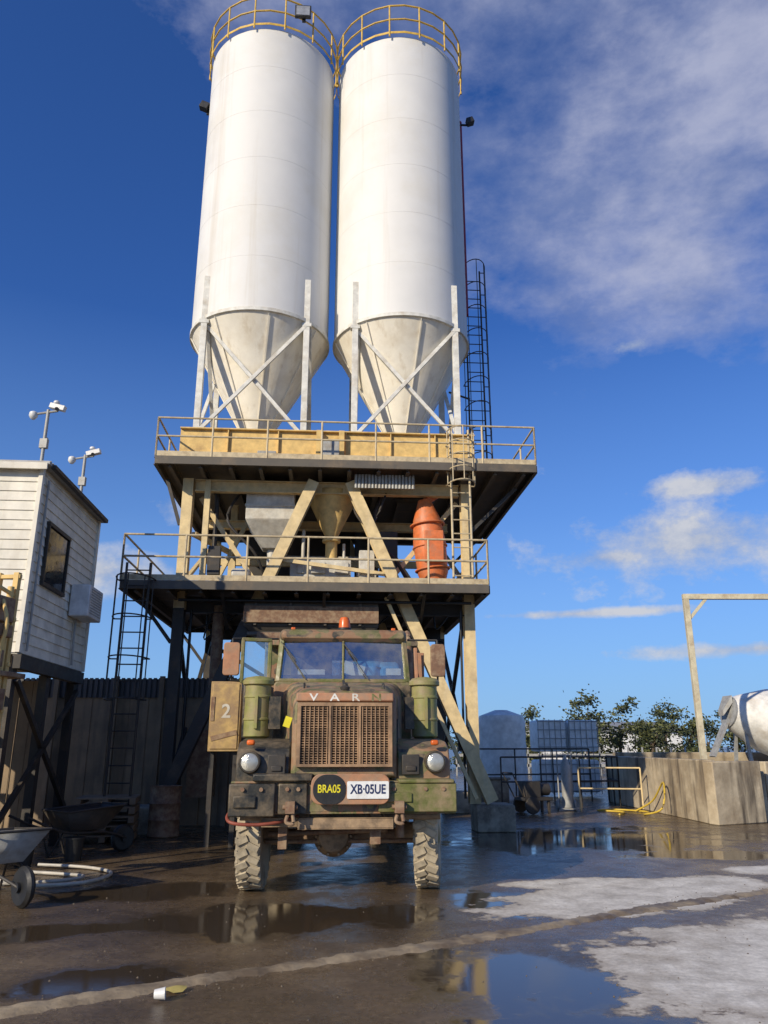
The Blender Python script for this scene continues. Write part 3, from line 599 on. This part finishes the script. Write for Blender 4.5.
for i in range(30):
    p=c0+ew*(i*.1)+nw*.12; m.beam(p+Vector((0,0,ZR+.07)),p+fl*5.6+Vector((0,0,ZR+.07)),.04,.03)
m.make('roof',galv,B)
m=M(); m.beam(c0-ew*.14+nw*.12+Vector((0,0,ZR-.04)),c0-ew*.14+fl*5.5+Vector((0,0,ZR-.04)),.03,.10); m.make('fascia',board,B)
m=M(); m.beam(c0+nw*.16+Vector((0,0,ZR-.0)),cB+nw*.16+Vector((0,0,ZR-.0)),.07,.07); m.make('gutter',dark,B,.01)
def onwall(t,z,off): return c0+ew*t+nw*off+Vector((0,0,z))
m=M(); m.obox(onwall(.95,4.42,.03),[ew,nw,Vector((0,0,1))],(.47,.012,.44)); m.make('window_pane',wglass,B)
m=M()
for dz in (-.47,.47): m.obox(onwall(.95,4.42+dz,.04),[ew,nw,Vector((0,0,1))],(.52,.03,.03))
for dx in (-.49,.49): m.obox(onwall(.95+dx,4.42,.042),[ew,nw,Vector((0,0,1))],(.02,.025,.44))
m.make('window_frame',dark,B,.004)
m=M(); m.obox(onwall(2.25,3.95,.19),[ew,nw,Vector((0,0,1))],(.40,.16,.27)); 
m.make('air_conditioner',whitep,B,.02)
m=M()
for i in range(10): m.obox(onwall(2.25,3.75+i*.045,.352),[ew,nw,Vector((0,0,1))],(.3,.004,.008))
m.make('air_conditioner_grille',galv,B)
m=M(); m.curve([onwall(2.2,3.7,.06),onwall(2.2,3.3,.06),onwall(2.25,2.9,.06)],.02); m.curve([onwall(.2,5.5,.05),onwall(.2,4.4,.05),onwall(.2,2.9,.05)],.018); m.make('conduit',galv,B)
m=M()
for t in (0.1,1.5,2.9):
    for f in (0,2,4): p=c0+ew*t+fl*(f+.1); m.beam(p,p+Vector((0,0,ZF-.2)),.13,.13)
m.beam(c0+Vector((0,0,ZF-.12)),cB+Vector((0,0,ZF-.12)),.12,.2); m.beam(c0+fl*.1+Vector((0,0,ZF-.12)),cF+Vector((0,0,ZF-.12)),.12,.2)
m.beam(c0+ew*.1+Vector((0,0,.6)),c0+ew*2.9+Vector((0,0,2.5)),.06,.08); m.beam(c0+ew*2.9+Vector((0,0,.6)),c0+ew*.1+Vector((0,0,2.5)),.06,.08)
m.make('under_frame',dark,B)
m=M()
for i in range(26):
    p=c0+ew*1.9+fl*(.3+i*.2); m.box(p.x-.098,p.x+.098,p.y+.01*(i%2),p.y+.02+.01*(i%2),0,ZF-.25)
m.make('under_cladding',fencem,B)
S=empty('storage_rack',(-5.75,11.2,0),R(3)); m=M()
for x in (-1.6,-.8,0,.35):
    for y in (-.5,.2): m.beam((x,y,0),(x,y,2.3),.05,.05)
for z in (.5,1.1,1.75,2.3): m.box(-1.6,.35,-.5,.2,z,z+.04)
m.make('rack_frame',dark,S)
cols=[rust,galv,dark,tan,fencem]; random.seed(3)
ms=[M() for _ in cols]
for z in (.02,.54,1.14,1.79):
    x=-1.5
    while x<.2:
        w=random.uniform(.1,.26); h=random.uniform(.15,.42); m=random.choice(ms)
        if random.random()<.5: m.box(x,x+w,-.4,-.1,z,z+h)
        else: m.cyl((x+w/2,-.2,z),(x+w/2,-.2,z+h),w/2,n=14)
        x+=w+random.uniform(.02,.12)
for m,c in zip(ms,cols): m.make('rack_contents',c,S,.01)
m=M()
for i in range(6): m.beam((-1.2+i*.25,-.55,.02),(-1.3+i*.28,-.5,1.3+random.random()*.7),.04,.09)
m.make('leaning_timber',fencem,S)
S=empty('pallet_stack',(-4.9,14.6,0),R(12)); m=M()
for j in range(5):
    z=j*.15
    for i in range(6): m.box(-.5,.5,-.5+i*.18,-.39+i*.18,z+.11,z+.13)
    for x in (-.5,-.05,.4): m.box(x,x+.1,-.5,.5,z+.02,z+.11)
m.make('pallets',fencem,S)
S=empty('oil_drum',(-4.05,15.2,0)); m=M(); m.lathe((0,0,0),(0,0,1),[(.27,0),(.29,.02),(.28,.04),(.28,.28),(.295,.30),(.28,.32),(.28,.56),(.295,.58),(.28,.6),(.28,.86),(.29,.88),(.27,.88),(.26,.86)],28); m.make('drum_shell',rust,S)
# yellow gantry at the left edge
S=empty('yellow_gantry',(-4.75,9.6,0),R(-8)); m=M()
for x in (-.9,-.15,.1):
    m.beam((x,0,0),(x,0,3.7),.07,.07)
for z in (2.0,2.55,3.1,3.65): m.beam((-1.0,0,z),(.15,0,z),.05,.05)
m.beam((-.9,.05,2.0),(.1,.05,3.1),.04,.04); m.beam((-.9,.05,3.1),(.1,.05,2.0),.04,.04)
for z in (1.9,2.4,2.9,3.4): m.beam((.1,0,z),(.1,-.6,z+.1),.04,.04)
m.beam((.1,-.6,1.2),(.1,-.6,3.5),.05,.05)
m.cyl((.1,-.1,2.0),(.1,-.1,3.5),.04); m.curve([(.15,-.3,3.3),(.28,-.35,3.0),(.2,-.3,2.6),(.28,-.35,2.2),(.15,-.2,1.8)],.025)
m.make('gantry_frame',yel,S,.004)
m=M(); m.box(-1.0,.2,-.35,.3,2.4,2.46); m.box(-.5,.0,-.3,.1,2.47,3.0); m.cyl((-.2,-.3,2.2),(.15,-.3,2.2),.09,n=14); m.cyl((.0,-.15,.9),(.0,-.15,2.3),.07,n=12); m.box(-.1,.22,-.5,-.1,2.0,2.25); m.box(-.3,.24,-.45,-.15,2.85,3.0)
m.box(-.1,.16,-.4,-.05,3.05,3.35); m.box(-.05,.2,-.5,-.2,2.5,2.7); m.make('gantry_deck_and_pump',rust,S,.01)
m=M(); m.cyl((.05,-.2,1.55),(.05,-.5,1.55),.2,n=24); m.cyl((-.6,-.2,1.3),(.0,-.25,1.5),.1,n=14); m.make('gantry_drum',tan,S,.01)
def mast(loc,h,flip):
    e=empty('security_camera_mast',loc); m=M(); m.cyl((0,0,0),(0,0,h),.028,n=12); m.cyl((-.22,0,h-.08),(.16,0,h-.02),.02,n=8); m.box(-.06,.06,-.04,.04,h*.45,h*.45+.16)
    m.cyl((0,0,h*.6),(-.0,.1,h*.62),.015); m.make('mast_pole',galv,e)
    m=M(); m.lathe((-.24,0,h-.08),(0,0,-1),[(.03,-.05),(.065,-.03),(.07,.03),(.055,.06),(.03,.09),(.01,.095)],18)
    m.box(.02,.28,-.05,.05,h+.0,h+.09,('Y',flip*.25)); m.lathe((.12,.0,h+.11),(0,0,1),[(.05,0),(.05,.03),(.04,.05),(.01,.06)],14); m.make('mast_cameras',whitep,e,.008)
    m=M(); m.cyl((.15,-.0,h+.02),(.16,-.07,h-.01),.03,n=10); m.make('mast_lens',black,e)
mast((-5.6,11.8,ZR+.05),1.25,1); mast((-5.6,13.5,ZR+.05),1.1,-1)
# ------------------------------------------------------------ fence, left back
Fe=empty('yard_fence',(0,0,0)); m=M()
for i in range(46):
    x=-11.5+i*.205; m.box(x,x+.204,17.3+.012*(i%2),17.33+.012*(i%2),0,2.62)
m.make('fence_panels',fencem,Fe)
m=M()
for i in range(80):
    x=-11.5+i*.117; m.box(x,x+.07,17.26,17.29,2.6,3.02)
m.box(-11.5,-2.1,17.296,17.302,2.6,3.0)
m.make('fence_corrugated_top',corr,Fe)
m=M()
for x in (-7.2,-5.9,-4.9,-3.4,-2.1): m.box(x,x+.1,17.16,17.25,0,3.05)
m.make('fence_posts',fencem,Fe)
# ------------------------------------------------------------ right side : concrete bay
W=empty('concrete_bay_wall',(0,0,0)); m=M()
def wallseg(m,a,b,t,h,z0=0):
    a=Vector((*a,0));b=Vector((*b,0)); m.beam(a+Vector((0,0,z0+h/2)),b+Vector((0,0,z0+h/2)),t,h)
wallseg(m,(6.75,24.2),(7.05,17.55),.28,1.3)
wallseg(m,(6.92,17.35),(8.2,17.9),.28,1.27)
wallseg(m,(8.55,18.4),(16,20.5),.28,1.25)
wallseg(m,(8.3,18.0),(8.42,19.6),.25,1.05)
wallseg(m,(6.9,24.2),(17,25.2),.28,1.4)
wallseg(m,(7.35,18.6),(16,21.6),1.0,.9)
m.make('bay_walls',conc,W,.025)
P=empty('steel_portal_frame',(7.52,19.0,0)); m=M(); m.beam((0,0,0),(0,0,5.08),.13,.13); m.beam((-.066,0,5.15),(6.5,0,5.15),.13,.13); m.beam((6.4,0,0),(6.4,0,5.08),.13,.13); m.beam((.05,0,4.6),(.5,0,5.09),.07,.07)
m.make('portal_posts_and_beam',mat('cream_paint',(.60,.54,.38),.6,dirt=(.35,.24,.14),dscale=3),P,.006)
X=empty('concrete_mixer_truck',(11.1,22.6,0),R(6)); ax=Vector((1,0,-.22)).normalized()
m=M(); m.lathe((-1.35,0,2.5),ax,[(.42,0),(.55,.25),(.88,1.0),(.98,1.6),(.98,2.7),(.8,3.5),(.5,3.8),(.1,3.85)],40)
for t in (1.48,2.72): m.lathe((-1.35,0,2.5),ax,[(.985,t),(1.0,t+.02),(1.0,t+.06),(.985,t+.08)],40,False)
m.make('mixer_drum',mat('drum_white',(.78,.76,.7),.5,dirt=(.45,.37,.26),dscale=2,lo=.5,hi=.75,amt=.6),X)
m=M(); m.lathe((-1.40,0,2.51),ax,[(.30,0),(.43,.02),(.43,.08)],30); m.loft([[Vector((-1.35,y,z)) for y,z in ((-.25,2.75),(.25,2.75),(.25,2.95),(-.25,2.95))],[Vector((-1.6,y,z)) for y,z in ((-.13,2.4),(.13,2.4),(.13,2.55),(-.13,2.55))]]); m.beam((-1.5,0,2.2),(-2.0,0,1.3),.3,.05)
m.box(-1.5,4.6,-.45,.45,.85,1.1); m.beam((-1.1,-.4,1.1),(-1.1,-.2,2.2),.08,.08); m.beam((-1.1,.4,1.1),(-1.1,.2,2.2),.08,.08); m.box(2.2,2.5,-.5,.5,1.1,1.8); m.make('mixer_frame_and_chute',galv,X)
m=M(); m.loft([[Vector((3.0,y,z)) for y,z in ((-1.15,1.0),(1.15,1.0),(1.15,2.7),(-1.15,2.7))],[Vector((4.7,y,z)) for y,z in ((-1.15,1.0),(1.15,1.0),(1.15,2.0),(-1.15,2.0))]]); m.make('mixer_cab',whitep,X,.08)
m=M()
for x in (-.6,.6,4.0):
    for y in (-1.0,1.0): m.lathe((x,y-.15,.5),(0,1,0),[(.3,0),(.48,.02),(.5,.08),(.5,.22),(.48,.28),(.3,.3)],28)
m.make('mixer_wheels',rubber,X)
tk=empty('water_tank',(3.75,25.5,0)); m=M(); m.lathe((0,0,0),(0,0,1),[(.72,0),(.74,.1)]+[(.74+(.02 if i%2 else 0),.3+i*.18) for i in range(12)]+[(.7,2.5),(.2,2.68),(.01,2.68)],36); m.make('tank_shell',tanktarp,tk)
tk=empty('bulk_liquid_container',(5.0,26.2,0),R(5)); 
m=M()
for x in (0,1.05,):
    for z in (.15,1.4): m.loft([rr(y,x+.03,x+.98,z,z+1.0,.1) for y in (0,1.0)])
m.make('container_bottle',tanktarp,tk,.03)
m=M()
for x in (0,1.05):
    for i in range(6): m.cyl((x+.04+i*.19,-.03,.1),(x+.04+i*.19,-.03,2.42),.012,n=6)
    for i in range(9): m.cyl((x,-.04,.2+i*.27),(x+1.0,-.04,.2+i*.27),.012,n=6)
m.make('container_cage',galv,tk)
hr=empty('steel_handrail',(0,0,0)); m=M(); railing(m,[(3.1,21.5,0),(6.4,22.2,0),(6.6,24,0)],1.3,sp=1.0); railing(m,[(2.7,23.6,0),(6.2,24.4,0)],1.5,sp=1.4); m.make('handrail_tubes',dark,hr)
hr2=empty('guard_rail',(0,0,0)); m=M(); railing(m,[(5.0,20.9,0),(6.5,20.6,0)],1.05,sp=1.5,r=.02); m.make('guard_tubes',tan,hr2)
pc=empty('pressure_pump_cart',(3.7,20.3,0),R(20)); m=M(); m.box(-.4,.4,-.25,.25,.3,.38); m.box(-.3,.1,-.2,.2,.38,.75); m.cyl((.1,0,.55),(.42,0,.55),.15,n=16); m.tube([(-.4,-.25,.38),(-.7,-.25,.95),(-.7,.25,.95),(-.4,.25,.38)],.018)
for y in (-.3,.3): m.lathe((-.2,y-.04,.2),(0,1,0),[(.1,0),(.2,.01),(.2,.07),(.1,.08)],20)
m.box(.3,.36,-.2,-.14,0,.3); m.box(.3,.36,.14,.2,0,.3); m.make('pump_body',dark,pc,.008)
pc=empty('gas_cylinder_trolley',(4.7,21.0,0)); m=M(); m.lathe((0,0,.08),(0,0,1),[(.12,0),(.13,.05),(.13,1.0),(.07,1.15),(.04,1.2),(.04,1.3)],18); m.tube([(-.18,.15,.05),(-.18,.15,1.35),(.18,.15,1.35),(.18,.15,.05)],.018); m.box(-.2,.2,-.15,.15,.04,.07)
for s in (-.22,.22): m.lathe((s-.03,.2,.13),(1,0,0),[(.05,0),(.13,.01),(.13,.05),(.05,.06)],16)
m.make('trolley_body',galv,pc)
pc=empty('drain_box',(2.9,22.5,0)); m=M(); m.box(-.5,.5,-.3,.3,0,.7); m.box(-.55,.55,-.35,.35,.7,.76); m.make('box_body',footc,pc,.02)
h=M(); h.curve([(5.6,19.6,.03),(5.9,20.3,.03),(5.4,20.8,.03),(6.0,21.0,.03),(6.5,20.3,.03),(6.2,19.6,.03),(6.5,19.2,.2),(6.68,19.5,.75),(6.62,20.2,.3),(6.3,20.6,.03)],.022); h.make('yellow_hose',hosey)
h=M(); h.curve([(-4.7,11.4,.05),(-4.0,11.3,.03),(-3.5,10.8,.03),(-3.6,10.1,.03),(-4.2,9.9,.03),(-4.7,10.3,.03),(-4.9,10.6,.03)],.02); h.curve([(-4.9,10.0,.03),(-4.4,10.05,.03),(-3.9,10.25,.03),(-3.8,10.6,.03),(-4.6,10.9,.03)],.02); h.make('white_hose',hosew)
def barrow(loc,rz,tray,nm='wheelbarrow'):
    e=empty(nm,loc,rz); m=M()
    top=[(-.35,-.5),(.35,-.5),(.4,.45),(-.4,.45)]; bot=[(-.2,-.25),(.2,-.25),(.22,.3),(-.22,.3)]
    tp=[Vector((x,y,.72 if y<0 else .66)) for x,y in top]; bt=[Vector((x,y,.38)) for x,y in bot]
    m.add(tp+bt,[(0,1,5,4),(1,2,6,5),(2,3,7,6),(3,0,4,7),(4,5,6,7)])
    o=m.make('tray',tray,e); s=o.modifiers.new('s','SOLIDIFY'); s.thickness=.008
    m=M(); m.tube([tp[0],tp[1],tp[2],tp[3],tp[0]],.014)
    for s_ in (-1,1):
        m.curve([(s_*.06,-.75,.2),(s_*.18,-.3,.33),(s_*.26,.4,.38),(s_*.3,1.0,.62)],.018)
        m.tube([(s_*.22,.15,.36),(s_*.26,.35,.0),(s_*.26,.5,.4)],.014)
    m.make('barrow_frame',dark,e)
    m=M(); m.lathe((-.045,-.72,.2),(1,0,0),[(.09,0),(.17,0),(.2,.03),(.2,.06),(.17,.09),(.09,.09)],24); m.cyl((-.08,-.72,.2),(.08,-.72,.2),.05); m.make('barrow_wheel',black,e)
barrow((-4.28,9.2,0),R(50),galv); barrow((-4.6,12.6,0),R(140),dark)
e=empty('crushed_cup',(-1.5,5.72,.045)); m=M(); m.lathe((0,0,0),(1,.15,.05),[(.026,0),(.028,.005),(.036,.065),(.038,.07)],18); m.make('cup',whitep,e)
e=M(); pts=[]; random.seed(5)
for i in range(9): a=i*.698; pts.append(Vector((-1.42+math.cos(a)*random.uniform(.05,.1),5.93+math.sin(a)*random.uniform(.04,.07),random.uniform(.01,.03))))
e.add(pts+[Vector((-1.42,5.93,.04))],[(i,(i+1)%9,9) for i in range(9)]); e.make('yellow_rag',mat('rag',(.42,.34,.10),.8))
e=empty('bucket',(-5.0,11.6,0)); m=M(); m.lathe((0,0,0),(0,0,1),[(.11,0),(.14,.3),(.15,.3),(.15,.32)],24,False); m.lathe((.5,.5,0),(0,0,1),[(.11,0),(.14,.3),(.15,.3),(.15,.32)],24); m.make('bucket_shell',black,e)
e=empty('distant_shed',(24,95,0),R(10)); m=M(); m.box(-8,10,-4,4,0,3.2); m.make('shed_walls',tanktarp,e); m=M(); m.extr([(-4.3,3.1),(0,4.2),(4.3,3.1),(4.3,3.2),(0,4.3),(-4.3,3.2)],-8.4,10.4); m.make('shed_roof',galv,e)
e=empty('distant_fence',(0,0,0)); m=M()
for i in range(70): m.box(4+i*.8,4.08+i*.8,45,45.08,0,1.5)
m.box(4,60,45.0,45.06,1.0,1.15); m.box(4,60,45.0,45.06,.45,.6); m.make('rails',galv,e)
tr=empty('background_trees'); tk=M(); la=M(); lb=M(); random.seed(21)
def leaf(m,p,s):
    a=Vector((random.gauss(0,1),random.gauss(0,1),random.gauss(0,1))).normalized(); b=a.cross(Vector((random.random(),random.random(),1))).normalized(); c=a.cross(b)
    m.add([p-b*s,p-c*s*.6,p+b*s,p+c*s*.6],[(0,1,2,3)])
for i in range(36):
    x=-3+i*1.5+random.uniform(-.8,.8); y=60+random.uniform(-5,9); H=random.choice((2.8,3.4,3.8,4.6,5.3))+random.uniform(-.2,.3)
    if x<11: H=random.uniform(2.2,3.0)
    if 12<x<14.5: H=5.2
    W_=random.uniform(.7,1.2)
    tk.cyl((x,y,0),(x+.1,y,H*.55),.16,.09,8)
    for c in range(16):
        an=random.uniform(0,6.28); rad=random.uniform(.2,1.8)*W_; z=H*random.uniform(.15,.93); rad*=1-.6*abs(z/H-.45)
        cx=x+math.cos(an)*rad; cy=y+math.sin(an)*rad
        if c<7: tk.cyl((x,y,H*.35),(cx,cy,z),.05,.02,5)
        s=random.uniform(.4,.85)
        for q in range(80):
            o=Vector((random.gauss(0,.5),random.gauss(0,.5),random.gauss(0,.36)))*s
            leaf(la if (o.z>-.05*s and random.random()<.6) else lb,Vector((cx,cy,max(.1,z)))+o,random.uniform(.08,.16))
tk.make('trunks',bark,tr); la.make('leaves_light',leafA,tr); lb.make('leaves_dark',leafB,tr)
# ------------------------------------------------------------ light & sky
SE=25; SA=219
ve=Vector((math.sin(R(SA))*math.cos(R(SE)),math.cos(R(SA))*math.cos(R(SE)),math.sin(R(SE))))
sl=bpy.data.lights.new('sun','SUN'); sl.energy=4.5; sl.angle=R(.5); sl.color=(1,.88,.69)
so=bpy.data.objects.new('sun',sl); scene.collection.objects.link(so); so.rotation_euler=(-ve).to_track_quat('-Z','Y').to_euler(); so.location=ve*50
w=bpy.data.worlds.new('World'); scene.world=w; w.use_nodes=True; n=w.node_tree.nodes; l=w.node_tree.links; bg=n['Background']
sk=n.new('ShaderNodeTexSky'); sk.sky_type='NISHITA'; sk.sun_disc=False; sk.sun_elevation=R(SE); sk.sun_rotation=R(SA); sk.air_density=1.0; sk.dust_density=.2; sk.ozone_density=2.5
tc=n.new('ShaderNodeTexCoord').outputs['Generated']
def wm(op,a,c,clamp=False):
    x=n.new('ShaderNodeMath'); x.operation=op; x.use_clamp=clamp
    for i,v in enumerate((a,c)):
        if isinstance(v,bpy.types.NodeSocket): l.new(v,x.inputs[i])
        else: x.inputs[i].default_value=v
    return x.outputs[0]
tint=mixc(n,l,1.0,sk.outputs[0],(.42,.80,1.5),'MULTIPLY')
sx=n.new('ShaderNodeSeparateXYZ'); l.new(tc,sx.inputs[0]); hz=ramp(n,[(0,.9),(.10,.65),(.28,.24),(.5,0)]); l.new(sx.outputs[2],hz.inputs[0])
skyc=mixc(n,l,hz.outputs[0],tint,(3.0,5.2,8.4))
def dblob(c,s):
    c=Vector(c).normalized(); mp=n.new('ShaderNodeMapping'); mp.vector_type='TEXTURE'; mp.inputs['Location'].default_value=c; mp.inputs['Scale'].default_value=s
    l.new(tc,mp.inputs[0]); ln=n.new('ShaderNodeVectorMath'); ln.operation='LENGTH'; l.new(mp.outputs[0],ln.inputs[0]); return wm('SUBTRACT',1,ln.outputs['Value'])
def mx(L):
    v=L[0]
    for q in L[1:]: v=wm('MAXIMUM',v,q)
    return v
th=mx([dblob((.50,1,.98),(.30,.45,.27)),dblob((.42,1,.68),(.25,.5,.13)),dblob((.05,1,1.4),(.3,.4,.12))])
n1=noise(n,l,tc,4.2,8,.62,(1,1,1.8)); tv=wm('ADD',wm('MULTIPLY',th,.95),wm('MULTIPLY',wm('SUBTRACT',n1,.5),3.2))
r1=ramp(n,[(0,0),(.35,.30),(.8,.72),(1,.85)]); l.new(tv,r1.inputs[0])
n4=noise(n,l,tc,7,6,.6,(1,1,1.8)); tcol=ramp(n,[(.38,(2.4,3.0,5.2)),(.6,(5.0,5.3,7.0))]); l.new(n4,tcol.inputs[0])
c1=mixc(n,l,r1.outputs[0],skyc,tcol.outputs[0])
cu=mx([dblob((.42,1,.265),(.19,.4,.055)),dblob((.30,1,.24),(.10,.3,.022)),dblob((.44,1,.34),(.10,.3,.018)),dblob((.36,1,.555),(.035,.3,.012)),dblob((.27,1,.165),(.16,.4,.006)),dblob((-.24,1,.31),(.09,.3,.03)),dblob((-.38,1,.22),(.13,.3,.03)),dblob((.16,1,.36),(.05,.3,.013)),dblob((.5,1,.12),(.2,.4,.010)),dblob((-.8,.5,.3),(.3,.3,.05)),dblob((.9,.2,.3),(.3,.3,.05)),dblob((.1,-1,.35),(.5,.3,.08)),dblob((-.7,-.8,.4),(.5,.5,.12)),dblob((.7,-.6,.5),(.5,.5,.12))])
n2=noise(n,l,tc,9,8,.66,(1,1,1.5)); cv=wm('ADD',cu,wm('MULTIPLY',wm('SUBTRACT',n2,.5),3.4))
r2=ramp(n,[(0,0),(.4,.45),(.9,.92)]); l.new(cv,r2.inputs[0])
cc=ramp(n,[(.35,(3.4,4.2,6.0)),(.62,(6.8,6.9,7.3))]); l.new(n2,cc.inputs[0])
c2=mixc(n,l,r2.outputs[0],c1,cc.outputs[0])
l.new(c2,bg.inputs[0]); bg.inputs[1].default_value=.092
cd=bpy.data.cameras.new('camera'); cd.sensor_fit='VERTICAL'; cd.sensor_height=34.6; cd.lens=26; cd.clip_end=3000
co=bpy.data.objects.new('camera',cd); scene.collection.objects.link(co); co.location=(0,0,1.6); co.rotation_euler=(R(90+16.87),0,0); scene.camera=co
scene.view_settings.view_transform='Standard'; scene.view_settings.look='None'; scene.view_settings.exposure=0
